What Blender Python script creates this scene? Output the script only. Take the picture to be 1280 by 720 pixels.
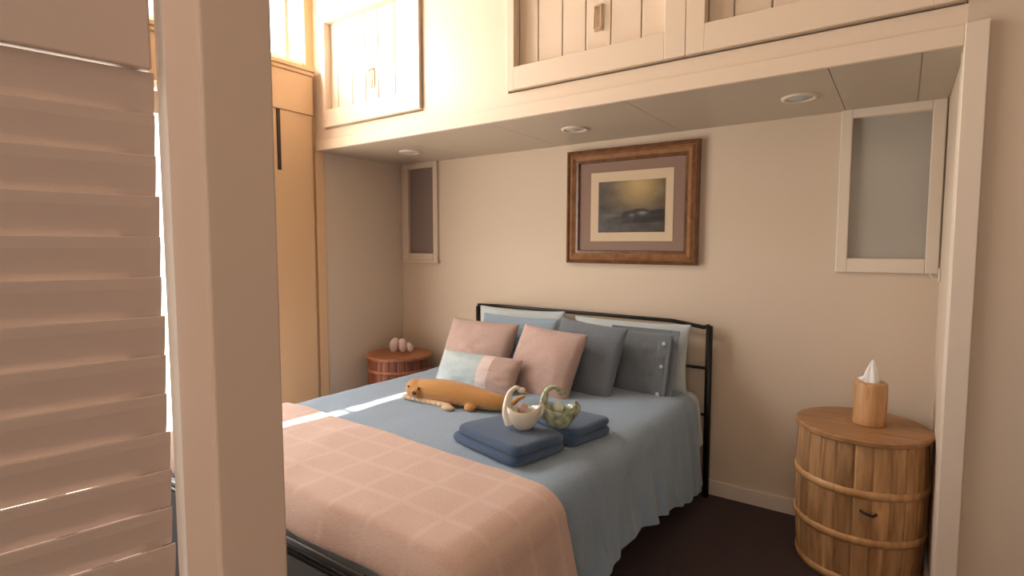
import bpy, bmesh, math, random
from mathutils import Vector, Matrix, noise
random.seed(7)
for o in list(bpy.data.objects): bpy.data.objects.remove(o)
scene = bpy.context.scene
COL = scene.collection
PI = math.pi
R = math.radians

# ------------------------------------------------------------ camera
cd = bpy.data.cameras.new('camera'); cam = bpy.data.objects.new('camera', cd); COL.objects.link(cam)
cam.location = (0, 0, 1.38)
cam.rotation_euler = (R(90 - 4.2), 0, R(35.2))
cd.sensor_width = 36; cd.lens = 36 * 690 / 1280; cd.clip_start = 0.02
scene.camera = cam

# ------------------------------------------------------------ light
scene.view_settings.view_transform = 'Standard'
scene.view_settings.look = 'None'
scene.view_settings.gamma = 1
scene.view_settings.exposure = 0.0
w = bpy.data.worlds.new('sky'); scene.world = w; w.use_nodes = True
bg = w.node_tree.nodes['Background']
bg.inputs[0].default_value = (1.0, 0.96, 0.91, 1); bg.inputs[1].default_value = 4.0

def sun(d, energy, col, ang):
    l = bpy.data.lights.new('sun', 'SUN'); l.energy = energy; l.color = col; l.angle = R(ang)
    o = bpy.data.objects.new('sun', l); COL.objects.link(o)
    o.rotation_euler = Vector(d).to_track_quat('-Z', 'Y').to_euler(); o.location = (-6, 1.8, 6)
def area(name, loc, d, sx, sy, energy, col):
    l = bpy.data.lights.new(name, 'AREA'); l.shape = 'RECTANGLE'; l.size = sx; l.size_y = sy
    l.energy = energy; l.color = col
    o = bpy.data.objects.new(name, l); COL.objects.link(o); o.location = loc
    o.rotation_euler = Vector(d).to_track_quat('-Z', 'Y').to_euler()
    return o
sun((1.0, 0.0, -1.80), 30.0, (1.0, 0.86, 0.66), 0.8)
area('daylight_doorway', (-3.42, 1.1, 1.25), (1, 0.0, 0.0), 1.7, 2.1, 26, (1.0, 0.95, 0.9))
area('daylight_transom', (-3.40, 1.62, 2.80), (1, 0.25, -0.1), 1.1, 0.42, 58, (1.0, 0.93, 0.87))
area('overhead_fill', (0.0, -1.2, 2.9), (-0.1, 0.9, -1), 1.4, 0.9, 11, (1.0, 0.82, 0.66))  # fill added behind the camera; no ceiling lamp is known there
area('rear_fill', (0.2, -1.5, 1.30), (-0.3, 1, 0), 1.7, 1.9, 13.5, (1.0, 0.88, 0.78))  # front fill added to brighten door and post, no actual window

# ------------------------------------------------------------ materials
def mat(name, col, rough=.6, metal=0., bump=0., bscale=40., var=0., sheen=0., bstretch=(1, 1, 1), spec=.5, coat=0.):
    m = bpy.data.materials.new(name); m.use_nodes = True
    nt = m.node_tree; n = nt.nodes; p = n['Principled BSDF']
    p.inputs['Base Color'].default_value = (*col, 1)
    p.inputs['Roughness'].default_value = rough; p.inputs['Metallic'].default_value = metal
    p.inputs['Specular IOR Level'].default_value = spec
    if sheen: p.inputs['Sheen Weight'].default_value = sheen
    if coat: p.inputs['Coat Weight'].default_value = coat
    if bump or var:
        tc = n.new('ShaderNodeTexCoord'); mp = n.new('ShaderNodeMapping'); mp.inputs['Scale'].default_value = bstretch
        nz = n.new('ShaderNodeTexNoise'); nz.inputs['Scale'].default_value = bscale; nz.inputs['Detail'].default_value = 5
        nt.links.new(tc.outputs['Object'], mp.inputs[0]); nt.links.new(mp.outputs[0], nz.inputs['Vector'])
        if bump:
            b = n.new('ShaderNodeBump'); b.inputs['Strength'].default_value = bump; b.inputs['Distance'].default_value = .004
            nt.links.new(nz.outputs[0], b.inputs['Height']); nt.links.new(b.outputs[0], p.inputs['Normal'])
        if var:
            cr = n.new('ShaderNodeValToRGB')
            cr.color_ramp.elements[0].position = .3; cr.color_ramp.elements[1].position = .7
            cr.color_ramp.elements[0].color = (*[c * (1 - var) for c in col], 1)
            cr.color_ramp.elements[1].color = (*[min(1, c * (1 + var)) for c in col], 1)
            nt.links.new(nz.outputs[0], cr.inputs[0]); nt.links.new(cr.outputs[0], p.inputs['Base Color'])
    return m

def wood(name, dark, light, rnd=.35, sc=(9, 9, 1.2), rough=.45):
    m = bpy.data.materials.new(name); m.use_nodes = True
    nt = m.node_tree; n = nt.nodes; p = n['Principled BSDF']; L = nt.links.new
    p.inputs['Roughness'].default_value = rough
    tc = n.new('ShaderNodeTexCoord'); mp = n.new('ShaderNodeMapping'); mp.inputs['Scale'].default_value = sc
    oi = n.new('ShaderNodeObjectInfo')
    ad = n.new('ShaderNodeVectorMath'); ad.operation = 'ADD'
    ml = n.new('ShaderNodeMath'); ml.operation = 'MULTIPLY'; ml.inputs[1].default_value = 37
    nz = n.new('ShaderNodeTexNoise'); nz.inputs['Scale'].default_value = 3.2; nz.inputs['Detail'].default_value = 7; nz.inputs['Distortion'].default_value = .7
    cr = n.new('ShaderNodeValToRGB')
    cr.color_ramp.elements[0].position = .3; cr.color_ramp.elements[0].color = (*dark, 1)
    cr.color_ramp.elements[1].position = .72; cr.color_ramp.elements[1].color = (*light, 1)
    L(tc.outputs['Object'], mp.inputs[0]); L(mp.outputs[0], ad.inputs[0]); L(oi.outputs['Random'], ml.inputs[0]); L(ml.outputs[0], ad.inputs[1])
    L(ad.outputs[0], nz.inputs['Vector']); L(nz.outputs[0], cr.inputs[0])
    hs = n.new('ShaderNodeHueSaturation'); mr = n.new('ShaderNodeMapRange')
    mr.inputs['To Min'].default_value = 1 - rnd; mr.inputs['To Max'].default_value = 1 + rnd
    L(oi.outputs['Random'], mr.inputs['Value']); L(mr.outputs[0], hs.inputs['Value']); L(cr.outputs[0], hs.inputs['Color'])
    L(hs.outputs[0], p.inputs['Base Color'])
    b = n.new('ShaderNodeBump'); b.inputs['Strength'].default_value = .25; b.inputs['Distance'].default_value = .002
    L(nz.outputs[0], b.inputs['Height']); L(b.outputs[0], p.inputs['Normal'])
    return m

M = dict(
    wall=mat('wall_paint', (.61, .51, .41), .75, bump=.12, bscale=60),
    alcove=mat('alcove_paint', (.63, .53, .425), .7, bump=.12, bscale=60),
    alcove_ceiling=mat('alcove_ceiling_paint', (.52, .45, .37), .45, bump=.05),
    cream=mat('cream_gloss_paint', (.72, .60, .48), .42, bump=.08, bscale=30, bstretch=(4, 4, .5)),
    white=mat('white_gloss_paint', (.70, .61, .52), .4, bump=.05),
    window_paint=mat('window_paint', (.70, .62, .53), .45, bump=.05),
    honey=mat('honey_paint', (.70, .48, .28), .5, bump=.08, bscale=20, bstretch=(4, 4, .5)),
    post=mat('post_paint', (.74, .595, .50), .5, bump=.06, bscale=20),
    shutter=mat('shutter_paint', (.60, .48, .415), .5, bump=.1, bscale=20),
    carpet=mat('carpet', (.040, .018, .022), .95, bump=1., bscale=260, var=.35, sheen=.1),
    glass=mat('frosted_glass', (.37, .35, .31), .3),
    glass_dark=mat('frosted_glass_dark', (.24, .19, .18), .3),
    black=mat('black_metal', (.012, .011, .012), .35, metal=.3),
    greyfab=mat('dark_grey_fabric', (.07, .072, .08), .9, bump=.3, bscale=200),
    blue=mat('blue_cotton', (.225, .325, .45), .85, bump=.5, bscale=90, sheen=.25, var=.05),
    sheet=mat('pale_sheet', (.52, .60, .63), .85, bump=.3, bscale=60, sheen=.2),
    paleblue=mat('pale_blue_cotton', (.31, .41, .53), .85, bump=.3, bscale=60, sheen=.2),
    steel=mat('steel_blue_cotton', (.15, .18, .22), .85, bump=.4, bscale=120, sheen=.2, var=.08),
    slate=mat('slate_cotton', (.17, .20, .235), .85, bump=.4, bscale=120, sheen=.2, var=.08),
    pink=mat('dusty_pink_linen', (.45, .325, .29), .9, bump=.6, bscale=180, sheen=.2, var=.1),
    lumbarblue=mat('washed_blue_linen', (.40, .48, .51), .9, bump=.6, bscale=180, sheen=.2, var=.1),
    stripe=mat('white_ribbon', (.66, .56, .54), .9, bump=.3, bscale=100),
    navy=mat('navy_towel', (.045, .10, .205), .98, bump=1., bscale=320, sheen=.3, var=.2),
    plush=mat('orange_plush', (.52, .25, .065), .98, bump=1., bscale=220, sheen=.4, var=.15),
    plushcream=mat('cream_plush', (.72, .52, .33), .98, bump=1., bscale=220, sheen=.4, var=.1),
    brown=mat('brown_felt', (.10, .035, .02), .8),
    wceramic=mat('white_ceramic', (.74, .72, .62), .22, coat=.5, var=.05, bscale=20),
    gceramic=mat('green_ceramic', (.34, .40, .27), .25, coat=.5, var=.5, bscale=45),
    pinkball=mat('pink_soap', (.60, .40, .36), .3, coat=.4, var=.1, bscale=60),
    mintball=mat('mint_soap', (.66, .72, .62), .3, coat=.4, var=.1, bscale=60),
    barrel=wood('barrel_wood', (.25, .125, .052), (.56, .33, .155), .2),
    hoop=wood('hoop_wood', (.42, .22, .085), (.60, .36, .17), .05),
    barreltop=wood('barrel_top_wood', (.27, .125, .05), (.45, .25, .115), .05, (2, 12, 2)),
    redbarrel=wood('red_barrel_wood', (.13, .03, .012), (.26, .075, .03), .2),
    redtop=wood('red_barrel_top_wood', (.28, .09, .038), (.40, .16, .07), .05, (2, 12, 2)),
    canister=wood('canister_wood', (.42, .21, .085), (.60, .35, .16), .03, (14, 14, 1.5)),
    frame=wood('frame_wood', (.10, .042, .02), (.20, .095, .045), .05, (6, 6, 6), .3),
    bronze=wood('frame_gilt', (.20, .09, .035), (.34, .17, .075), .05, (6, 6, 6), .28),
    matmauve=mat('mauve_mat_board', (.26, .17, .135), .8),
    matcream=mat('cream_mat_board', (.62, .50, .36), .8),
    tissue=mat('white_tissue', (.82, .82, .82), .9),
    lit_gap=mat('lit_gap_white', (.86, .84, .80), .5),  # brightness of the hinge gap put into the colour
    dark=mat('dark_rubber', (.03, .015, .01), .6),
    handle=mat('aged_cream_handle', (.52, .38, .26), .35, metal=.1),
    lens=mat('opal_lens', (.48, .50, .52), .25),
    curtain=mat('yellow_curtain', (.62, .46, .20), .9),
    shell=mat('pale_pink_cloth', (.66, .50, .46), .9, bump=.3, bscale=90),
    render=mat('outdoor_render', (.7, .66, .58), .9),
    paving=mat('outdoor_paving', (.55, .52, .47), .9, bump=.2, bscale=8, var=.1),
)

# ------------------------------------------------------------ helpers
def obj(name, bm, m, parent=None, smooth=False, bevel=0, subd=0, solid=0, kind=None, label=None, autos=None):
    me = bpy.data.meshes.new(name); bm.to_mesh(me); bm.free()
    if smooth: 
        for p in me.polygons: p.use_smooth = True
    for mm in (m if isinstance(m, (list, tuple)) else [m]): me.materials.append(mm)
    o = bpy.data.objects.new(name, me); COL.objects.link(o)
    if parent: o.parent = parent
    if solid:
        s = o.modifiers.new('solid', 'SOLIDIFY'); s.thickness = solid; s.offset = -1
    if bevel:
        b = o.modifiers.new('bevel', 'BEVEL'); b.width = bevel; b.segments = 2; b.limit_method = 'ANGLE'
    if subd:
        s = o.modifiers.new('sub', 'SUBSURF'); s.levels = subd; s.render_levels = subd
    if kind: o['kind'] = kind
    if label: o['label'] = label
    return o
def tag(o, label, cat, group=None):
    o['label'] = label; o['category'] = cat
    if group: o['group'] = group
    return o
def thing(name, label, cat, loc=(0, 0, 0), rz=0, group=None):
    o = bpy.data.objects.new(name, None); COL.objects.link(o); o.location = loc; o.rotation_euler = (0, 0, rz)
    o.empty_display_size = .1
    return tag(o, label, cat, group)
def struct(name, bm, m, parent=None, **k):
    o = obj(name, bm, m, parent, **k)
    if parent is None: o['kind'] = 'structure'
    return o
def setempty(name, loc=(0, 0, 0)):
    o = bpy.data.objects.new(name, None); COL.objects.link(o); o.location = loc; o['kind'] = 'structure'; return o
def BM(): return bmesh.new()
def box(bm, x0, x1, y0, y1, z0, z1, mi=0):
    v = [bm.verts.new(p) for p in ((x0, y0, z0), (x1, y0, z0), (x1, y1, z0), (x0, y1, z0), (x0, y0, z1), (x1, y0, z1), (x1, y1, z1), (x0, y1, z1))]
    for f in ((3, 2, 1, 0), (4, 5, 6, 7), (0, 1, 5, 4), (1, 2, 6, 5), (2, 3, 7, 6), (3, 0, 4, 7)):
        bm.faces.new([v[i] for i in f]).material_index = mi
    return bm
def bx(*a): return box(BM(), *a)
def tube(bm, pts, rad, seg=10, cap=True):
    pts = [Vector(p) for p in pts]; n = len(pts)
    rads = rad if isinstance(rad, (list, tuple)) else [rad] * n
    rings = []; up = None
    for i, p in enumerate(pts):
        t = (pts[min(i + 1, n - 1)] - pts[max(i - 1, 0)]).normalized()
        if up is None: up = t.orthogonal().normalized()
        up = (up - t * up.dot(t)).normalized(); s = t.cross(up)
        rings.append([bm.verts.new(p + (up * math.cos(2 * PI * k / seg) + s * math.sin(2 * PI * k / seg)) * rads[i]) for k in range(seg)])
    for a, b in zip(rings, rings[1:]):
        for k in range(seg): bm.faces.new((a[k], a[(k + 1) % seg], b[(k + 1) % seg], b[k]))
    if cap:
        bm.faces.new(list(reversed(rings[0]))); bm.faces.new(rings[-1])
    return bm
def lathe(bm, prof, seg=40, c=(0, 0, 0)):
    rings = []
    for r, z in prof:
        if r < 1e-5: rings.append([bm.verts.new((c[0], c[1], c[2] + z))])
        else: rings.append([bm.verts.new((c[0] + r * math.cos(2 * PI * k / seg), c[1] + r * math.sin(2 * PI * k / seg), c[2] + z)) for k in range(seg)])
    for a, b in zip(rings, rings[1:]):
        for k in range(seg):
            k2 = (k + 1) % seg
            if len(a) == 1 and len(b) == 1: continue
            if len(a) == 1: bm.faces.new((a[0], b[k], b[k2]))
            elif len(b) == 1: bm.faces.new((a[k], a[k2], b[0]))
            else: bm.faces.new((a[k], a[k2], b[k2], b[k]))
    bmesh.ops.recalc_face_normals(bm, faces=bm.faces)
    return bm
def ball(bm, c, r, sx=1, sy=1, sz=1, u=16, v=10, rot=None):
    mtx = Matrix.Translation(c) @ (rot or Matrix.Identity(4)) @ Matrix.Diagonal((r * sx, r * sy, r * sz, 1))
    bmesh.ops.create_uvsphere(bm, u_segments=u, v_segments=v, radius=1, matrix=mtx); return bm
def nz(x, y, z, s): return noise.noise(Vector((x * s, y * s, z * s)))
def frame_pieces(parent, name, x0, x1, z0, z1, wl, wr, wb, wt, y0, y1, m, bevel=.004):
    """four boards round a rectangle in the XZ plane"""
    for a in ((x0, x0 + wl, z0, z1), (x1 - wr, x1, z0, z1), (x0 + wl, x1 - wr, z0, z0 + wb), (x0 + wl, x1 - wr, z1 - wt, z1)):
        obj(name, bx(a[0], a[1], y0, y1, a[2], a[3]), m, parent, bevel=bevel)

# ------------------------------------------------------------ the setting
YB = 3.103; YF = 2.33; ZC = 2.037; XL = -3.26; XR = .14; CH = 3.2
struct('floor', bx(-3.5, 2.4, -1.6, 3.25, -.08, 0), M['carpet'])
struct('ground', bx(-14, -3.5, -12, 14, -.3, -.12), M['paving'])
struct('ceiling', bx(-3.5, 2.4, -1.6, 3.25, CH, CH + .1), M['wall'])
# back wall with two window holes
W1 = (-.215, .085, 1.328, 1.985); W2 = (-3.17, -2.905, 1.335, 1.983)
bm = BM()
zz = (0, 1.33, 1.984, CH)
box(bm, -3.5, 2.4, YB, YB + .12, 0, 1.33)
box(bm, -3.5, W2[0], YB, YB + .12, 1.33, 1.984); box(bm, W2[1], W1[0], YB, YB + .12, 1.33, 1.984); box(bm, W1[1], 2.4, YB, YB + .12, 1.33, 1.984)
box(bm, -3.5, 2.4, YB, YB + .12, 1.984, CH)
struct('wall_back', bm, M['alcove'])
# alcove side walls and the face wall above and beside the opening
struct('wall_alcove_left', bx(-3.5, XL, YF + .03, YB, 0, ZC + .1), M['alcove'])
struct('wall_alcove_right', bx(XR, .26, YF + .09, YB, 0, ZC + .1), M['alcove'])
bm = BM()
box(bm, -3.27, XR, YF, YF + .09, ZC, 2.157)                 # band above the opening
box(bm, -3.27, -3.156, YF, YF + .09, 2.157, CH); box(bm, -2.262, -1.668, YF, YF + .09, 2.157, CH)
box(bm, -3.156, -2.262, YF, YF + .09, 2.86, CH); box(bm, -1.668, XR, YF, YF + .09, 2.86, CH)
struct('wall_front', bm, M['cream'])
struct('wall_front_right', bx(XR, 2.4, YF, YF + .09, 0, CH), M['wall'])
# trims round the opening
struct('trim_1', bx(XR - .006, XR + .056, YF - .02, YF + .11, 0, ZC + .056), M['white'], bevel=.003)
struct('trim_2', bx(-3.25, XR - .006, YF - .016, YF, ZC - .012, ZC + .054), M['cream'], bevel=.003)
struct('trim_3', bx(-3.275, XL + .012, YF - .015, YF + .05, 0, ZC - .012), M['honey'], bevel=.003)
struct('baseboard_back', bx(XL, XR, YB - .016, YB, 0, .085), M['white'], bevel=.004)
struct('baseboard_right', bx(XR - .014, XR, YF + .11, YB - .016, 0, .085), M['white'], bevel=.004)
struct('baseboard_left', bx(XL, XL + .014, YF + .06, YB - .016, 0, .085), M['white'], bevel=.004)
# alcove ceiling of separate panels
ac = setempty('ceiling_alcove', (0, 0, ZC - .0125))
for a, b in ((XL, -2.55), (-2.55, -1.80), (-1.80, -1.03), (-1.03, -.246), (-.246, .028), (.028, XR)):
    obj('panel', bx(a + .001, b - .001, YF + .0005, YB, 0, .012), M['alcove_ceiling'], ac, bevel=.0015)
obj('backing', bx(XL, XR, YF + .09, YB, .012, .03), M['alcove_ceiling'], ac)

# left wall with doorway and transom
bm = BM()
DY0, DY1, DZ = -.25, 1.97, 2.25; TY0, TY1, TZ0, TZ1 = 1.15, 2.27, 2.565, 3.033
X0, X1 = -3.42, -3.27
box(bm, X0, X1, -1.6, DY0, 0, CH); box(bm, X0, X1, DY1, YF + .03, 0, TZ0)
box(bm, X0, X1, DY0, DY1, DZ, TZ0); box(bm, X0, X1, DY0, TY0, TZ0, CH); box(bm, X0, X1, TY1, YF + .03, TZ0, CH)
box(bm, X0, X1, TY0, TY1, TZ1, CH)
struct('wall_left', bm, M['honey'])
struct('wall_right', bx(2.3, 2.4, -1.6, YF, 0, CH), M['wall'])
struct('wall_rear', bx(-3.5, 2.4, -1.7, -1.6, 0, CH), M['wall'])

d1 = setempty('door_1')
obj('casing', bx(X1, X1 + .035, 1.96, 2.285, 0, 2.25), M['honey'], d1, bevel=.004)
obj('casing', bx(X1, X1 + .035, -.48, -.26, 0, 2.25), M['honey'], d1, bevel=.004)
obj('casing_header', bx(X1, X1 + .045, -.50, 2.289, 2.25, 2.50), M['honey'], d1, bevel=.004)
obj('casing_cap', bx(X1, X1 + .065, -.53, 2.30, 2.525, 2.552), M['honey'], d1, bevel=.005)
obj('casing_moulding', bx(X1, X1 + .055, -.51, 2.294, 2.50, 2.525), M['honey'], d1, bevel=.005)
obj('hinge_plate', bx(X1 + .03, X1 + .045, 2.028, 2.049, 1.87, 2.248), M['dark'], d1, bevel=.002, label='dark vertical strip at the casing edge')
for y in (-.20, .86, 1.92): obj('door_stile', bx(X0 + .03, X0 + .07, y - .04, y + .04, .02, 2.23), M['white'], d1, bevel=.004)
for z in (.09, 2.17): obj('door_rail', bx(X0 + .032, X0 + .068, .0 - .16, 1.88, z - .06, z + .06), M['white'], d1, bevel=.004)
w3 = setempty('window_3')
obj('mullion', bx(X0 + .04, X1 - .02, 2.14, 2.17, 2.60, 3.005), M['cream'], w3, bevel=.003)
obj('window_frame', bx(X0 + .04, X1 - .02, TY0, TY1, TZ0, 2.60), M['cream'], w3, bevel=.003)
obj('window_frame', bx(X0 + .04, X1 - .02, TY0, TY1, 3.005, TZ1), M['cream'], w3, bevel=.003)
obj('mullion', bx(X0 + .04, X1 - .02, 1.62, 1.65, 2.60, 3.005), M['cream'], w3, bevel=.003)

# ------------------------------------------------------------ small alcove windows
def small_window(name, hole, outer, gm, pm_):
    e = setempty(name)
    x0, x1, z0, z1 = outer
    frame_pieces(e, 'window_frame', x0, x1, z0, z1, hole[0] - x0, x1 - hole[1], hole[2] - z0, z1 - hole[3], YB - .022, YB + .01, pm_, .004)
    obj('pane', bx(hole[0] - .005, hole[1] + .005, YB + .012, YB + .02, hole[2] - .006, hole[3] + .006), gm, e)
    return e
w1 = small_window('window_1', W1, (-.262, .134, 1.262, 2.03), M['glass'], M['window_paint'])
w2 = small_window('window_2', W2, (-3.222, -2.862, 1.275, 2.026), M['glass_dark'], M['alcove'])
obj('window_sill', bx(-3.235, -2.85, YB - .035, YB, 1.262, 1.28), M['alcove'], w2, bevel=.003)

# ------------------------------------------------------------ overhead cabinets
def cabinet(x0, x1, sl, sr, bounds, label, z1=2.90, hz=2.425, hx=None):
    z0 = 2.166; t = thing('overhead_cabinet', label, 'cabinet', (0, 0, 0), 0, None)
    y0, y1 = YF - .022, YF + .06
    bm = BM()
    box(bm, x0, x0 + sl, y0, y1 - .03, z0, z1); box(bm, x1 - sr, x1, y0, y1 - .03, z0, z1)
    box(bm, x0 + sl, x1 - sr, y0, y1 - .03, z0, z0 + .11); box(bm, x0 + sl, x1 - sr, y0, y1 - .03, z1 - .07, z1)
    door = obj('door', bm, M['cream'], t, bevel=.002)
    for a, b in zip(bounds, bounds[1:]):
        obj('board', bx(a + .0025, b - .0025, YF + .028, YF + .045, z0 + .105, z1 - .065), M['cream'], door, bevel=.0035)
    obj('carcass', bx(x0 + sl - .003, x1 - sr + .003, YF + .046, YF + .5, z0 + .08, z1 - .05), M['cream'], t)
    if hx is not None:
        bm = BM(); yb = YF + .028
        w_, h_ = .021, .058
        box(bm, hx - w_, hx + w_, yb - .004, yb, hz - h_, hz + h_)
        tube(bm, [(hx - w_ + .004, yb - .010, hz + h_ - .006), (hx - w_ + .004, yb - .014, hz - h_ + .01), (hx - w_ + .008, yb - .014, hz - h_ + .006),
                  (hx + w_ - .008, yb - .014, hz - h_ + .006), (hx + w_ - .004, yb - .014, hz - h_ + .01), (hx + w_ - .004, yb - .010, hz + h_ - .006)], .0035, 8)
        tube(bm, [(hx - w_ + .002, yb - .008, hz + h_ - .006), (hx + w_ - .002, yb - .008, hz + h_ - .006)], .005, 8)
        obj('handle', bm, M['handle'], door, label='small drop-ring pull')
    return t
cabinet(-3.150, -2.270, .030, .17, (-3.12, -3.051, -2.908, -2.779, -2.662, -2.515, -2.44), 'leftmost overhead cabinet door of grooved cream boards, glaring in daylight beside the left wall', hx=-2.72)
cabinet(-1.663, -.762, .045, .088, (-1.618, -1.505, -1.368, -1.244, -1.117, -.972, -.85), 'middle overhead cabinet door of grooved cream boards above the framed picture', hx=-1.178)
cabinet(-.760, .132, .075, .08, (-.685, -.584, -.445, -.326, -.2, -.07, .052), 'rightmost overhead cabinet door of grooved cream boards over the right end of the bed alcove', hx=-.385, hz=2.47)

# ------------------------------------------------------------ downlights
for x, lab in ((-1.486, 'round flat ceiling light over the middle of the bed, left of the picture'), (-.388, 'round flat ceiling light in front of the large frosted window, rightmost of three'), (-2.748, 'round flat ceiling light over the left nightstand end of the alcove')):
    t = thing('recessed_light', lab, 'ceiling light', (x, 2.70, ZC - .0125), 0, 'round lights in the alcove ceiling')
    obj('trim_ring', lathe(BM(), [(.052, 0), (.056, -.008), (.07, -.009), (.075, 0)], 32), M['white'], t, smooth=True)
    obj('lens', lathe(BM(), [(0, -.007), (.04, -.006), (.054, -.001), (.054, 0)], 32), M['lens'], t, smooth=True)
t = thing('wall_hook', 'tiny white hook on the alcove side wall by the lower corner of the right window', 'hook', (XR, 3.02, 1.26))
obj('plate', bx(-.008, 0, -.012, .012, -.03, .03), M['white'], t, bevel=.003)
obj('peg', tube(BM(), [(-.006, 0, -.005), (-.03, 0, -.008), (-.038, 0, .006)], .005, 8), M['white'], t, smooth=True)

# ------------------------------------------------------------ framed picture
px0, px1, pz0, pz1 = -1.742, -.922, 1.282, 1.972
t = thing('framed_picture', 'framed landscape print in a wide brown wooden frame with mauve mat on the alcove wall', 'picture', ((px0 + px1) / 2, YB, (pz0 + pz1) / 2))
t.rotation_euler = (0, R(.3), 0)
W_, H_ = (px1 - px0) / 2, (pz1 - pz0) / 2
def mitre(bm, w0, h0, w1, h1, ya, yb_):
    """mitred ring between outer (w0,h0) at depth ya and inner (w1,h1) at depth yb_"""
    o = [(-w0, ya, -h0), (w0, ya, -h0), (w0, ya, h0), (-w0, ya, h0)]; i = [(-w1, yb_, -h1), (w1, yb_, -h1), (w1, yb_, h1), (-w1, yb_, h1)]
    O = [bm.verts.new(p) for p in o]; I = [bm.verts.new(p) for p in i]
    for k in range(4): bm.faces.new((O[k], O[(k + 1) % 4], I[(k + 1) % 4], I[k]))
bm = BM()
for a in ((0, 0, 0, -.034), (0, .012, -.034, -.040), (.012, .022, -.040, -.030)): mitre(bm, W_ - a[0], H_ - a[0], W_ - a[1], H_ - a[1], a[2], a[3])
fr = obj('frame', bm, M['frame'], t)
bm = BM(); mitre(bm, W_ - .022, H_ - .022, W_ - .038, H_ - .038, -.030, -.038); mitre(bm, W_ - .038, H_ - .038, W_ - .060, H_ - .060, -.038, -.024)
obj('frame_moulding', bm, M['bronze'], t)
bm = BM(); mitre(bm, W_ - .060, H_ - .060, W_ - .076, H_ - .076, -.024, -.026); mitre(bm, W_ - .076, H_ - .076, W_ - .080, H_ - .080, -.026, -.010)
obj('frame_inner_lip', bm, M['frame'], t)
obj('mat_board', bx(-W_ + .07, W_ - .07, -.012, -.006, -H_ + .07, H_ - .07), M['matmauve'], t)
cx, cz = -(px0 + px1) / 2, -(pz0 + pz1) / 2
obj('inner_mat', bx(-1.583 + cx, -1.065 + cx, -.015, -.012, 1.417 + cz, 1.832 + cz), M['matcream'], t, bevel=.001)
# the print: a dusky waterside view with soft light, painted per vertex on a flat sheet
nx_, nz_ = 64, 48; bm = BM(); cl = bm.loops.layers.float_color.new('print')
gx0, gx1, gz0, gz1 = -1.530 + cx, -1.112 + cx, 1.470 + cz, 1.774 + cz
def pc(u, v):
    g = math.exp(-((u - .62) ** 2) / .10 - ((v - .92) ** 2) / .16)
    c = [.045 + .42 * g, .035 + .30 * g, .028 + .12 * g]
    nn = noise.fractal(Vector((u * 5, v * 7, 3)), 1., 2., 4) * .03
    if v < .42: c = [x * .45 + .01 for x in c]; c = [c[0] + .012, c[1] + .012, c[2] + .012]
    hill = .42 + .08 * noise.noise(Vector((u * 4, 1, 0)))
    if u > .36 and .18 < v < hill: c = [.014, .012, .012]
    for (a, b, r_, s) in ((.52, .33, .035, .12), (.68, .37, .06, .22), (.2, .33, .12, .04)):
        k = math.exp(-((u - a) / r_) ** 2 - ((v - b) / .03) ** 2); c = [q + s * k for q in c]
    return [max(.004, q + nn) for q in c] + [1]
vs = [[bm.verts.new((gx0 + (gx1 - gx0) * i / nx_, -.0165, gz0 + (gz1 - gz0) * j / nz_)) for i in range(nx_ + 1)] for j in range(nz_ + 1)]
for j in range(nz_):
    for i in range(nx_):
        f = bm.faces.new((vs[j][i], vs[j][i + 1], vs[j + 1][i + 1], vs[j + 1][i]))
        for l, (a, b) in zip(f.loops, ((i, j), (i + 1, j), (i + 1, j + 1), (i, j + 1))): l[cl] = pc(a / nx_, b / nz_)
pm = mat('landscape_print', (.1, .1, .1), .4)
at = pm.node_tree.nodes.new('ShaderNodeVertexColor'); at.layer_name = 'print'
pm.node_tree.links.new(at.outputs[0], pm.node_tree.nodes['Principled BSDF'].inputs['Base Color'])
obj('print', bm, pm, t)

# ------------------------------------------------------------ bed
BX0, BX1 = -2.455, -.875
t = thing('bed', 'black metal bed frame with low headboard in the alcove', 'bed', (0, 0, 0))
HX0, HX1, HY = -2.445, -.838, 3.05
hb = obj('headboard_post', tube(BM(), [(HX0, HY, 0), (HX0, HY, .965)], .016, 12), M['black'], t, smooth=True)
obj('headboard_post', tube(BM(), [(HX1, HY, 0), (HX1, HY, .955)], .018, 12), M['black'], t, smooth=True)
obj('headboard_rail', tube(BM(), [(HX0, HY, .975), (-2.25, HY, .978), (HX1 - .2, HY, .968), (HX1 - .03, HY, .945), (HX1, HY, .955)], .011, 10), M['black'], t, smooth=True)
for z in (.72, .46): obj('headboard_rail', tube(BM(), [(HX0, HY, z + .01), (HX1, HY, z)], .008, 10), M['black'], t, smooth=True)
for k in range(7):
    x = HX0 + .2 + k * .2
    obj('headboard_bar', tube(BM(), [(x, HY, .46), (x, HY, .72)], .006, 8), M['black'], t, smooth=True)
obj('side_rail', bx(BX1 - .03, BX1, .95, HY, .26, .31), M['black'], t, bevel=.004)
obj('side_rail', bx(BX0, BX0 + .03, .95, HY, .26, .31), M['black'], t, bevel=.004)
for x in (BX0 + .02, BX1 - .02):
    obj('leg', tube(BM(), [(x, .97, 0), (x, .97, .3)], .02, 12), M['black'], t, smooth=True)
obj('foot_rail', tube(BM(), [(BX0, .905, .3), (BX0, .905, .50), (BX0 + .02, .905, .517), (BX1 - .06, .905, .517), (BX1 - .04, .905, .50), (BX1 - .04, .905, .3)], .011, 10), M['black'], t, smooth=True)
obj('foot_rail', tube(BM(), [(BX0, .905, .486), (BX1 - .04, .905, .486)], .007, 10), M['black'], t, smooth=True)
obj('foot_panel', bx(BX0 + .01, BX1 - .05, .896, .908, .08, .476), M['greyfab'], t, bevel=.003, label='dark grey fabric foot panel')
obj('bed_base', bx(BX0 + .02, BX1 - .02, .95, 3.0, .12, .30), M['greyfab'], t, bevel=.01)
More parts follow.
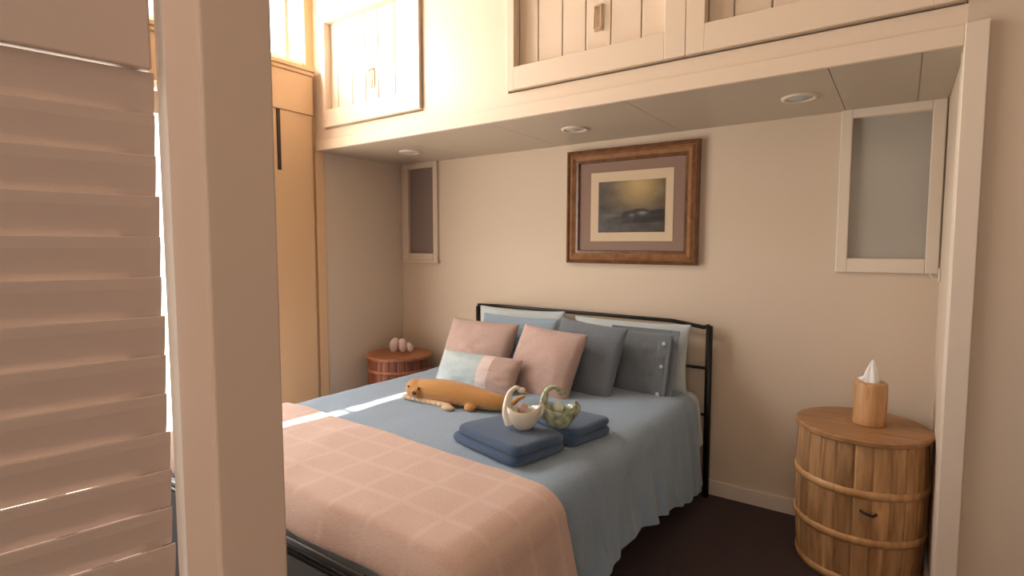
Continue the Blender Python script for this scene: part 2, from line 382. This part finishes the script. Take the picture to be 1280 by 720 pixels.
def rounded(bm_box, m, name, parent=None, r=.05):
    o = obj(name, bm_box, m, parent, smooth=True); b = o.modifiers.new('b', 'BEVEL'); b.width = r; b.segments = 5; return o
mt = rounded(bx(BX0, BX1, .985, 3.0, .302, .588), M['sheet'], 'mattress', r=.06)
tag(mt, 'thick pale mattress under the coverlet on the black bed frame', 'mattress')

def drape(name, m, y0f, y1f, ztop, xl, xr, rad, hang, ny, thick, fold=.02, seed=0, grid=None, foothang=0, footy=None, lefthang=None, side_out=.05):
    """cloth over the bed: cross-section swept along Y, hanging at both sides"""
    bm = BM(); prof = []      # (x, drop, outward, hangfrac)
    nt_ = 46
    def section(sgn, xe, nh=16, na=8):
        out = []
        for k in range(1, na + 1):
            a = k / na * PI / 2
            out.append((xe - sgn * rad + sgn * rad * math.sin(a), -rad + rad * math.cos(a), 0, sgn, k / na * .15))
        for k in range(1, nh + 1): out.append((xe, -rad, k / nh, sgn, .15 + .85 * k / nh))
        return out
    left = list(reversed(section(-1, xl))); right = section(1, xr)
    top = [(xl + rad + (xr - xl - 2 * rad) * k / nt_, 0, 0, 0, 0) for k in range(nt_ + 1)]
    prof = left + top + right
    rows = []
    for j in range(ny + 1):
        v = j / ny; row = []
        for (x, dz, h, sg, fr_) in prof:
            y = y0f(x) + (y1f(x) - y0f(x)) * v
            hh = hang(y, sg) if sg else 0
            f = noise.noise(Vector((y * 9 + seed, sg * 3.3, h * .8))) + .6 * noise.noise(Vector((y * 19 + seed, sg, h * 1.2)))
            xx = x + sg * (side_out * h ** .8 + fold * fr_ * f * 1.4)
            z = ztop + dz - h * hh + .006 * nz(x, y, seed, 3.) + .004 * nz(x, y, seed + 5, 9.)
            if sg == 0: z += .008 * (1 - ((x - (xl + xr) / 2) / ((xr - xl) / 2)) ** 4)
            yy = y + .012 * nz(x, y, seed, 4)
            if foothang and v < .12:
                q = 1 - v / .12; z -= foothang * q ** 2.2
            row.append(bm.verts.new((xx, yy, z)))
        rows.append(row)
    for a, b in zip(rows, rows[1:]):
        for k in range(len(prof) - 1): bm.faces.new((a[k], a[k + 1], b[k + 1], b[k]))
    o = obj(name, bm, m, None, smooth=True, solid=thick)
    o.modifiers.new('sub', 'SUBSURF').levels = 1
    return o
def hem(y, sg):
    if sg < 0: return .34
    # drop below the edge radius; lower towards the headboard
    return .300 + .04 * math.sin(y * 5.1 + 1) + max(0, y - 2.45) * .22
cv = drape('coverlet', M['blue'], lambda x: 1.05, lambda x: 2.895, .606, -2.50, -.845, .085, hem, 90, .006, fold=.027, seed=1)
tag(cv, 'grey-blue cotton coverlet hanging in soft folds over the right side of the bed', 'bedspread')

st = drape('bed_sheet', M['sheet'], lambda x: 2.74, lambda x: 2.995, .596, -2.478, -.864, .075, lambda y, sg: .21, 14, .004, fold=.004, seed=4, side_out=.022)
tag(st, 'pale sheet edge showing at the right bed corner beside the headboard post', 'sheet')
# blanket with a woven windowpane grid raised in the cloth
bl_m = mat('peach_blanket', (.57, .41, .355), .95, bump=.5, bscale=150, sheen=.3, var=.06)
nt = bl_m.node_tree; n = nt.nodes; P = n['Principled BSDF']; L = nt.links.new
tc = n.new('ShaderNodeTexCoord'); sx = n.new('ShaderNodeSeparateXYZ'); L(tc.outputs['Object'], sx.inputs[0])
lines = []
for ax, per, off in (('X', .17, .02), ('Y', .145, .06), ('Z', .15, .04)):
    a = n.new('ShaderNodeMath'); a.operation = 'ADD'; a.inputs[1].default_value = off + 10; L(sx.outputs[ax], a.inputs[0])
    mo = n.new('ShaderNodeMath'); mo.operation = 'PINGPONG'; mo.inputs[1].default_value = per / 2; L(a.outputs[0], mo.inputs[0])
    mr = n.new('ShaderNodeMapRange'); mr.inputs['From Min'].default_value = .004; mr.inputs['From Max'].default_value = .016
    mr.inputs['To Min'].default_value = 1; mr.inputs['To Max'].default_value = 0; L(mo.outputs[0], mr.inputs['Value']); lines.append(mr)
mx = n.new('ShaderNodeMath'); mx.operation = 'MAXIMUM'; L(lines[0].outputs[0], mx.inputs[0]); L(lines[1].outputs[0], mx.inputs[1])
mc = n.new('ShaderNodeMix'); mc.data_type = 'RGBA'; mc.inputs['B'].default_value = (.66, .52, .45, 1)
src = P.inputs['Base Color'].links[0].from_socket
sc_ = n.new('ShaderNodeMath'); sc_.operation = 'MULTIPLY'; sc_.inputs[1].default_value = .48; L(mx.outputs[0], sc_.inputs[0])
L(sc_.outputs[0], mc.inputs['Factor']); L(src, mc.inputs['A']); L(mc.outputs['Result'], P.inputs['Base Color'])
bk = drape('blanket', bl_m, lambda x: .932, lambda x: 1.545 - (x + 2.35) * .055, .622, -2.52, -.812, .10, lambda y, sg: .34, 40, .012, fold=.012, seed=9, foothang=.115, side_out=.06)
tag(bk, 'pale peach blanket with a raised grid weave folded over the foot of the bed', 'blanket')

# ------------------------------------------------------------ pillows
def pillow_bm(W, H, T, n_=22, pinch=.07, seed=0, flange=0., matfn=None, wr=.011, power=.45):
    bm = BM(); g = {}
    for side in (1, -1):
        for j in range(n_ + 1):
            for i in range(n_ + 1):
                u, v = -1 + 2 * i / n_, -1 + 2 * j / n_
                rim = i in (0, n_) or j in (0, n_)
                if rim and side == -1: g[(side, i, j)] = g[(1, i, j)]; continue
                x = W / 2 * u * (1 - pinch * (1 - v * v)); z = H / 2 * v * (1 - pinch * (1 - u * u))
                k = max(0, (1 - u * u) * (1 - v * v)) ** power
                th = T / 2 * k + (wr * k * (noise.noise(Vector((u * 3.1 + seed, v * 3.1, side))) + .6 * noise.noise(Vector((u * 7 + seed, v * 7, side)))))
                g[(side, i, j)] = bm.verts.new((x, -side * th, z))
        for j in range(n_):
            for i in range(n_):
                q = [g[(side, i, j)], g[(side, i + 1, j)], g[(side, i + 1, j + 1)], g[(side, i, j + 1)]]
                if side == -1: q.reverse()
                f = bm.faces.new(q)
                if matfn: f.material_index = matfn((i + .5) / n_, (j + .5) / n_)
    return bm
def pillow(name, label, cat, m, loc, W, H, T, tilt, yaw=0, roll=0, group=None, base=True, **k):
    o = obj(name, pillow_bm(W, H, T, **k), m, None, smooth=True)
    s = o.modifiers.new('sub', 'SUBSURF'); s.levels = 1; s.render_levels = 1
    # local frame: lean back by tilt about X, roll about Y, then yaw
    mtx = Matrix.Rotation(R(yaw), 4, 'Z') @ Matrix.Rotation(-R(tilt), 4, 'X') @ Matrix.Rotation(R(roll), 4, 'Y')
    o.matrix_world = Matrix.Translation(loc) @ mtx
    tag(o, label, cat, group); return o
pillow('pillow', 'white sleeping pillow at the back left, mostly hidden against the black headboard', 'pillow', M['sheet'], (-2.04, 2.965, .79), .70, .40, .12, 8, seed=1, group='sleeping pillows against the headboard')
pillow('pillow', 'white sleeping pillow at the back right, its corner sticking out beside the slate sham', 'pillow', M['sheet'], (-1.275, 2.965, .770), .74, .40, .12, 8, seed=2, pinch=.05, group='sleeping pillows against the headboard')
pillow('pillow', 'pale blue pillow peeking out over the left pink cushion', 'pillow', M['paleblue'], (-1.97, 2.835, .775), .60, .37, .12, 14, seed=3)
sh = pillow('pillow_sham', 'slate grey-blue square sham with a buttoned flange, rightmost of the blue cushions', 'pillow', M['slate'], (-1.14, 2.82, .748), .36, .38, .11, 16, yaw=-3, seed=4, pinch=.03)
# sham flange, tab and button as parts
bm = BM()
for (a, b, c, d) in ((-.198, -.160, -.2, .2), (.152, .200, -.2, .2), (-.16, .152, .165, .2), (-.16, .152, -.2, -.165)): box(bm, a, b, -.004, .004, c, d)
obj('flange', bm, M['slate'], sh, bevel=.003)
obj('button_tab', bx(.150, .172, -.030, -.008, -.15, .15), M['steel'], sh, bevel=.004, label='darker vertical button band')
for z in (-.145, .0, .12):
    obj('button', ball(BM(), (.135, -.034, z), .011, 1, .5, 1), M['sheet'], sh, smooth=True, label='small pale button')
pillow('cushion', 'dark steel-blue square cushion between the pink cushion and the slate sham', 'cushion', M['steel'], (-1.395, 2.655, .765), .45, .45, .13, 20, yaw=-5, roll=4, seed=5, pinch=.05)
pillow('cushion', 'left dusty pink square cushion behind the striped bolster cushion', 'cushion', M['pink'], (-2.125, 2.64, .752), .53, .39, .15, 26, yaw=2, roll=1, seed=6, pinch=.05, group='square pink cushions')
pillow('cushion', 'front right dusty pink square cushion behind the ceramic swans', 'cushion', M['pink'], (-1.555, 2.50, .750), .45, .43, .16, 26, yaw=-6, roll=3, seed=7, pinch=.05, group='square pink cushions')
def lum(u, v): return 0 if u < .60 else (1 if u < .69 else 2)
pillow('lumbar_cushion', 'small oblong cushion half washed blue, half pink with a white stripe between', 'cushion', [M['lumbarblue'], M['stripe'], M['pink']], (-1.89, 2.34, .69), .57, .225, .13, 28, yaw=0, roll=0, seed=8, pinch=.04, matfn=lum, n_=24)

# ------------------------------------------------------------ towels
def towel(name, label, c, yaw, LX, LY, layers, top, seed):
    bm = BM(); n_ = 18
    z = 0
    for q, (sx_, sy_, th, ox) in enumerate(layers):
        grid = {}
        # rounded slab: superellipse in plan, rounded edge in section
        rings = [(1 - .0, 0), (1.0, 0)]
        secs = []
        for k in range(9):
            a = -PI / 2 + PI * k / 8
            secs.append((math.cos(a) * th / 2, math.sin(a) * th / 2))
        prev = None; N = 48; first = None
        for (e, dz) in [(-.06, -th / 2)] + secs + [(-.06, th / 2)]:
            ring = []
            for s in range(N):
                a = 2 * PI * s / N; ca, sa = math.cos(a), math.sin(a); p_ = .22
                X = (sx_ / 2 - th / 2 + e) * math.copysign(abs(ca) ** p_, ca); Y = (sy_ / 2 - th / 2 + e) * math.copysign(abs(sa) ** p_, sa)
                wob = .004 * noise.noise(Vector((X * 9, Y * 9, q + seed)))
                ring.append(bm.verts.new((X + ox, Y, z + th / 2 + dz + wob + .010 * noise.noise(Vector((X * 5, Y * 5, seed))) * (q > 0))))
            if prev:
                for s in range(N): bm.faces.new((prev[s], prev[(s + 1) % N], ring[(s + 1) % N], ring[s]))
            else: first = ring
            prev = ring
        bm.faces.new(list(reversed(first))); bm.faces.new(prev)
        z += th * .92
    bmesh.ops.recalc_face_normals(bm, faces=bm.faces)
    o = obj(name, bm, M['navy'], None, smooth=True); o.location = c; o.rotation_euler = (0, 0, R(yaw))
    return tag(o, label, 'towel', 'folded navy towels on the bed')
towel('folded_towel', 'front folded navy towel, nearer the peach blanket, under the white swan', (-1.222, 1.700, .612), -13, .44, .27, [(.39, .275, .040, 0), (.355, .265, .038, .018)], 0, 1)
towel('folded_towel', 'rear folded navy towel, nearer the pillows, its rolled end to the right', (-1.157, 1.976, .612), -12, .42, .25, [(.38, .262, .038, 0), (.37, .25, .036, .006)], 0, 2)

# ------------------------------------------------------------ swans
def remeshed(name, bm, m, parent=None, vox=.004, sm=6, **k):
    o = obj(name, bm, m, parent, smooth=True, **k)
    r_ = o.modifiers.new('remesh', 'REMESH'); r_.mode = 'VOXEL'; r_.voxel_size = vox; r_.use_smooth_shade = True
    s = o.modifiers.new('smooth', 'SMOOTH'); s.iterations = sm; s.factor = .5
    return o
def bez(pts, n_=20):
    """smooth Catmull-Rom through points"""
    P_ = [Vector(p) for p in pts]; P_ = [P_[0] * 2 - P_[1]] + P_ + [P_[-1] * 2 - P_[-2]]; out = []
    for i in range(1, len(P_) - 2):
        for k in range(n_):
            t_ = k / n_; a, b, c, d = P_[i - 1:i + 3]
            out.append(.5 * ((2 * b) + (-a + c) * t_ + (2 * a - 5 * b + 4 * c - d) * t_ ** 2 + (-a + 3 * b - 3 * c + d) * t_ ** 3))
    out.append(P_[-2]); return out
def swan(label, loc, yaw, m, s, neck, ballm, balllab):
    t = thing('swan_ornament', label, 'ornament', loc, R(yaw), 'pair of ceramic swans on the towels')
    bm = BM()      # bowl-shaped body, open on top
    nU, nV = 24, 7; rings = []
    for j in range(nV + 1):
        a = PI / 2 * j / nV
        rings.append([bm.verts.new((s * .058 * math.sin(a) ** .8 * math.cos(2 * PI * i / nU) * (1.12 if math.cos(2 * PI * i / nU) > 0 else 1), s * .044 * math.sin(a) ** .8 * math.sin(2 * PI * i / nU),
                                    s * (.074 * (1 - math.cos(a)) + .018 * (j / nV) ** 2 * abs(math.cos(2 * PI * i / nU)) ** 2))) for i in range(nU)] if j else [bm.verts.new((0, 0, 0))])
    for a, b in zip(rings, rings[1:]):
        for i in range(nU):
            i2 = (i + 1) % nU
            bm.faces.new((a[0], b[i2], b[i]) if len(a) == 1 else (a[i], a[i2], b[i2], b[i]))
    bmesh.ops.recalc_face_normals(bm, faces=bm.faces)
    obj('body', bm, m, t, smooth=True, solid=-.006 * 1)
    bm = BM(); pts = bez([tuple(c * s for c in p) for p in neck]); N = len(pts)
    tube(bm, pts, [s * max(.008, .024 - .022 * k / N) for k in range(N)], 12)
    hd = pts[-1]; ball(bm, hd, .0125 * s, 1.3, .9, .9)
    obj('neck', bm, m, t, smooth=True)
    bm = BM(); e = pts[-1]; dr = (pts[-1] - pts[-6]).normalized()
    tube(bm, [e + dr * .008 * s, e + dr * .03 * s], [.007 * s, .001], 8); obj('beak', bm, M['plushcream'], t, smooth=True, label='small blunt beak')
    bm = BM(); tl = bez([(.05 * s, 0, .045 * s), (.068 * s, 0, .062 * s), (.078 * s, 0, .085 * s), (.066 * s, 0, .104 * s)], 8)
    tube(bm, tl, [s * .016 * (1 - .7 * k / (len(tl) - 1)) for k in range(len(tl))], 10); obj('tail', bm, m, t, smooth=True)
    b = obj('soap_ball', ball(BM(), (0, 0, 0), .022 * s, 1, 1, 1.05, 20, 14), ballm, None, smooth=True)
    b.location = Vector(loc) + Vector((.0, 0, .078 * s))
    tag(b, balllab, 'soap')
    return t
n1 = [(-.045, 0, .02), (-.060, 0, .06), (-.058, 0, .105), (-.048, 0, .140), (-.026, 0, .160), (-.005, 0, .150)]
n2 = [(-.035, 0, .03), (-.050, 0, .07), (-.054, 0, .11), (-.040, 0, .148), (-.012, 0, .158), (.010, 0, .138)]
swan('left swan ornament in creamy white ceramic with an upright curved neck, on the front towel', (-1.160, 1.716, .687), 32, M['wceramic'], 1.0, n1, M['pinkball'], 'small pink ball resting inside the white swan')
swan('right swan ornament in mottled green and white ceramic with curled tail, beside the white swan', (-1.060, 1.812, .685), 30, M['gceramic'], 1.0, n2, M['mintball'], 'small mint-white ball resting inside the green swan')

# ------------------------------------------------------------ plush toy
t = thing('plush_toy', 'long orange plush animal lying on the coverlet in front of the striped cushion', 'toy', (-1.725, 1.995, .612), R(6)); t.scale = (.95, .95, .90)
bm = BM()
sp = bez([(-.25, 0, .062), (-.12, .005, .066), (.02, .01, .064), (.14, .012, .056), (.24, .02, .050), (.29, .03, .048)], 5)
tube(bm, sp, [.056, .060, .063, .065, .067, .068, .068, .067, .066, .065, .063, .061, .059, .057, .055, .053, .051, .049, .046, .043, .040, .037, .034, .031, .027, .020], 16)
ball(bm, (-.262, -.006, .064), .062, 1.0, .95, .95)
ball(bm, (-.230, -.030, .060), .045, 1.1, .9, .9)
for p_ in ((.10, -.045, .02), (.12, .055, .02)): ball(bm, p_, .028, 1.2, 1, .7)
remeshed('body', bm, M['plush'], t, vox=.006, sm=8)
bm = BM()
for q in range(9): ball(bm, (-.31 + .035 * q, -.034 - .003 * q, .020 - .0005 * q), .022, 1.2, 1, .75)
remeshed('belly', bm, M['plushcream'], t, vox=.005, sm=8, label='cream chin and underside')
obj('muzzle', ball(BM(), (-.225, -.066, .060), .026, 1.15, .6, 1), M['plush'], t, smooth=True)
obj('nose', ball(BM(), (-.222, -.081, .062), .010, 1.3, .7, 1.1), M['brown'], t, smooth=True)
for x, y in ((-.276, -.057), (-.205, -.063)): obj('eye', ball(BM(), (x, y, .086), .0065), M['black'], t, smooth=True)
obj('foot', ball(BM(), (-.005, -.085, .014), .026, 1.4, 1, .55), M['plushcream'], t, smooth=True, label='cream foot')
bm = BM(); tl = bez([(.27, .02, .045), (.31, .02, .062), (.335, .03, .085), (.365, .03, .10)], 6)
tube(bm, tl, [.017 - .0005 * k for k in range(len(tl))], 10); obj('tail', bm, M['plush'], t, smooth=True)

# ------------------------------------------------------------ barrel nightstands
def barrel(label, loc, r, h, bulge, ms, mtop, mh, hoops, group, handle=True, n_=24, rz=0):
    t = thing('barrel_nightstand', label, 'nightstand', loc, rz, group)
    def rr(z): q = 2 * z / h - 1; return r - .012 + bulge * (1 - q * q) - .008 * (1 - z / h)
    rows = 9; zt = h - .026; da = PI / n_
    me = None
    bm = BM(); vv = []
    for j in range(rows):
        z = .004 + (zt - .004) * j / (rows - 1); R_ = rr(z); row = []
        for k, off in ((-1, -.0035), (-.75, 0), (0, .0008), (.75, 0), (1, -.0035)):
            a = da * k * .985; row.append(bm.verts.new(((R_ + off) * math.cos(a), (R_ + off) * math.sin(a), z)))
        for k in (1, -1):
            a = da * k * .985; row.append(bm.verts.new(((R_ - .018) * math.cos(a), (R_ - .018) * math.sin(a), z)))
        vv.append(row)
    for a, b in zip(vv, vv[1:]):
        for k in range(7): bm.faces.new((a[k], a[(k + 1) % 7], b[(k + 1) % 7], b[k]))
    bm.faces.new(list(reversed(vv[0]))); bm.faces.new(vv[-1])
    s0 = obj('stave', bm, ms, t, smooth=False)
    for k in range(n_):
        s = s0 if k == 0 else s0.copy()
        if k: COL.objects.link(s); s.parent = t
        s.rotation_euler = (0, 0, 2 * PI * (k + .37) / n_)
    obj('lid', lathe(BM(), [(0, zt), (r - .006, zt), (r + .004, zt + .005), (r + .005, h - .006), (r - .002, h), (0, h)], 56), mtop, t)
    for z, wd in hoops:
        R_ = rr(z)
        obj('hoop', lathe(BM(), [(rr(z - wd) - .004, z - wd), (rr(z - wd) + .005, z - wd + .002), (R_ + .006, z), (rr(z + wd) + .005, z + wd - .002), (rr(z + wd) - .004, z + wd)], 56), mh, t, smooth=True)
    obj('core', lathe(BM(), [(0, .01), (r - .05, .01), (r - .05, zt), (0, zt)], 24), ms, t)
    return t
bt = barrel('honey-brown wooden barrel nightstand standing right of the bed, holding the tissue canister', (-.112, 2.785, 0), .250, .622, .012, M['barrel'], M['barreltop'], M['hoop'], [(.400, .017), (.205, .017), (.020, .018)], 'barrel nightstands beside the bed')
obj('handle', tube(BM(), bez([(.02, -.250, .335), (.035, -.272, .338), (.06, -.268, .332), (.072, -.242, .330)], 6), .006, 8), M['dark'], bt, smooth=True, label='small dark carved pull')
barrel('reddish-brown wooden barrel nightstand in the dim left corner beyond the bed', (-2.99, 2.80, 0), .232, .607, .010, M['redbarrel'], M['redtop'], M['redtop'], [(.50, .012), (.33, .012), (.16, .012), (.02, .016)], 'barrel nightstands beside the bed')

t = thing('tissue_canister', 'round light-wood canister with a white tissue, on the right barrel nightstand', 'tissue box', (-.085, 2.80, .622))
obj('canister_body', lathe(BM(), [(0, 0), (.062, 0), (.064, .004), (.062, .03), (.062, .165), (.060, .170)], 40), M['canister'], t, smooth=True)
obj('canister_top', lathe(BM(), [(.060, .168), (.061, .178), (.057, .182), (.025, .182), (.02, .176), (0, .172)], 40), M['canister'], t, smooth=True)
bm = BM(); nT = 14; prev = None     # crumpled tissue rising to a point
for j in range(9):
    q = j / 8; ring = []
    for k in range(nT * 2):
        a = 2 * PI * k / (nT * 2); r_ = .030 * (1 - q) ** .75 * (1 + .35 * math.sin(a * 5 + q * 2) * (.4 + q)) + .001
        ring.append(bm.verts.new((r_ * math.cos(a) + .006 * q - .004, r_ * .8 * math.sin(a), .174 + .105 * q)))
    if prev:
        for k in range(nT * 2): bm.faces.new((prev[k], prev[(k + 1) % (nT * 2)], ring[(k + 1) % (nT * 2)], ring[k]))
    prev = ring
bm.faces.new(prev)
for (ax, l_) in ((2.9, .032), (3.6, .028)):
    tube(bm, [(0.01 * math.cos(ax), .01 * math.sin(ax), .180), (.03 * math.cos(ax), .03 * math.sin(ax), .196), ((.02 + l_) * math.cos(ax), (.02 + l_) * math.sin(ax), .190)], [.012, .009, .002], 8)
obj('tissue', bm, M['tissue'], t, smooth=True, label='white crumpled tissue pulled up to a point')

t = thing('cloth_ornament', 'small pale pink ornament of rounded lobes on the left barrel nightstand', 'ornament', (-3.00, 2.83, .607), R(32)); t.scale = (1.35, 1.35, 1.15)
for k, (x, s, rz_) in enumerate(((-.036, 1.0, .35), (.010, .95, -.1), (.049, .68, -.45))):
    bm = BM(); ball(bm, (0, 0, 0), .042 * s, .62, .55, 1.15, 18, 12)
    for v in bm.verts:
        a = math.atan2(v.co.y, v.co.x); v.co.x *= 1 + .12 * math.cos(6 * a); v.co.y *= 1 + .12 * math.sin(6 * a)
    o = obj('lobe', bm, M['shell'], t, smooth=True); o.location = (x, 0, .047 * s); o.rotation_euler = (0, rz_ * .5, 0)

# ------------------------------------------------------------ doorway post and louvred door in front
CX, CY = -.67, .327
post = setempty('door_2')
obj('jamb', bx(CX - .040, CX, CY, CY + .090, 0, 2.6), M['post'], post, bevel=.003)
obj('architrave', bx(CX - .0875, CX - .002, CY - .0015, CY + .03, 0, 2.6), M['post'], post, bevel=.003, label='flat architrave board facing the viewer')
obj('lit_gap_strip', bx(CX - .124, CX - .086, CY + .004, CY + .014, 0, 2.6), M['lit_gap'], post, bevel=.001, label='narrow added strip, its white standing in for light at the hinge gap')  # strip added to fill the gap, painted white in place of light
ld = thing('louvred_door', 'tall cream louvred shutter door standing open at the left edge of the view', 'door', (-.765, .318, 0), R(-10.6 - 90))
# local +X runs from the hinge edge back towards the viewer; local +Y faces the viewer's side
LW = .46; zr = 1.594; pit = .0505
obj('top_rail', bx(.004, LW - .03, -.022, .006, zr + .003, 2.02), M['shutter'], ld, bevel=.003)
obj('bottom_rail', bx(.004, LW - .03, -.022, .004, .03, .16), M['shutter'], ld, bevel=.003)
obj('stile', bx(LW - .03, LW, -.026, .006, .03, 2.02), M['shutter'], ld, bevel=.003)
obj('stile', bx(.010, .032, -.052, -.032, .03, 2.02), M['shutter'], ld, bevel=.003)
sw, th, tl_ = .0552, .006, R(77)
bm = BM(); prof = []
for k in range(9):
    a = PI * k / 8; prof.append((-sw / 2 + (-math.sin(a)) * th / 2, math.cos(a) * th / 2))
prof = [(sw / 2, th * .25), (sw / 4, th / 2), (-sw / 4, th / 2), (-sw / 2, th * .25), (-sw / 2, -th * .25), (-sw / 4, -th / 2), (sw / 4, -th / 2), (sw / 2, -th * .25)]
ends = []
for x in (0, LW - .034):
    ends.append([bm.verts.new((x, p * math.cos(tl_) - q * math.sin(tl_), p * math.sin(tl_) + q * math.cos(tl_))) for p, q in prof])
for k in range(8): bm.faces.new((ends[0][k], ends[0][(k + 1) % 8], ends[1][(k + 1) % 8], ends[1][k]))
bm.faces.new(list(reversed(ends[0]))); bm.faces.new(ends[1])
bmesh.ops.recalc_face_normals(bm, faces=bm.faces)
s0 = obj('slat', bm, M['shutter'], ld, bevel=.0012)
k = 0; z = zr - pit / 2
while z > .19:
    s = s0 if k == 0 else s0.copy()
    if k: COL.objects.link(s); s.parent = ld
    s.location = (.001 * (k % 3), -.012, z); z -= pit; k += 1
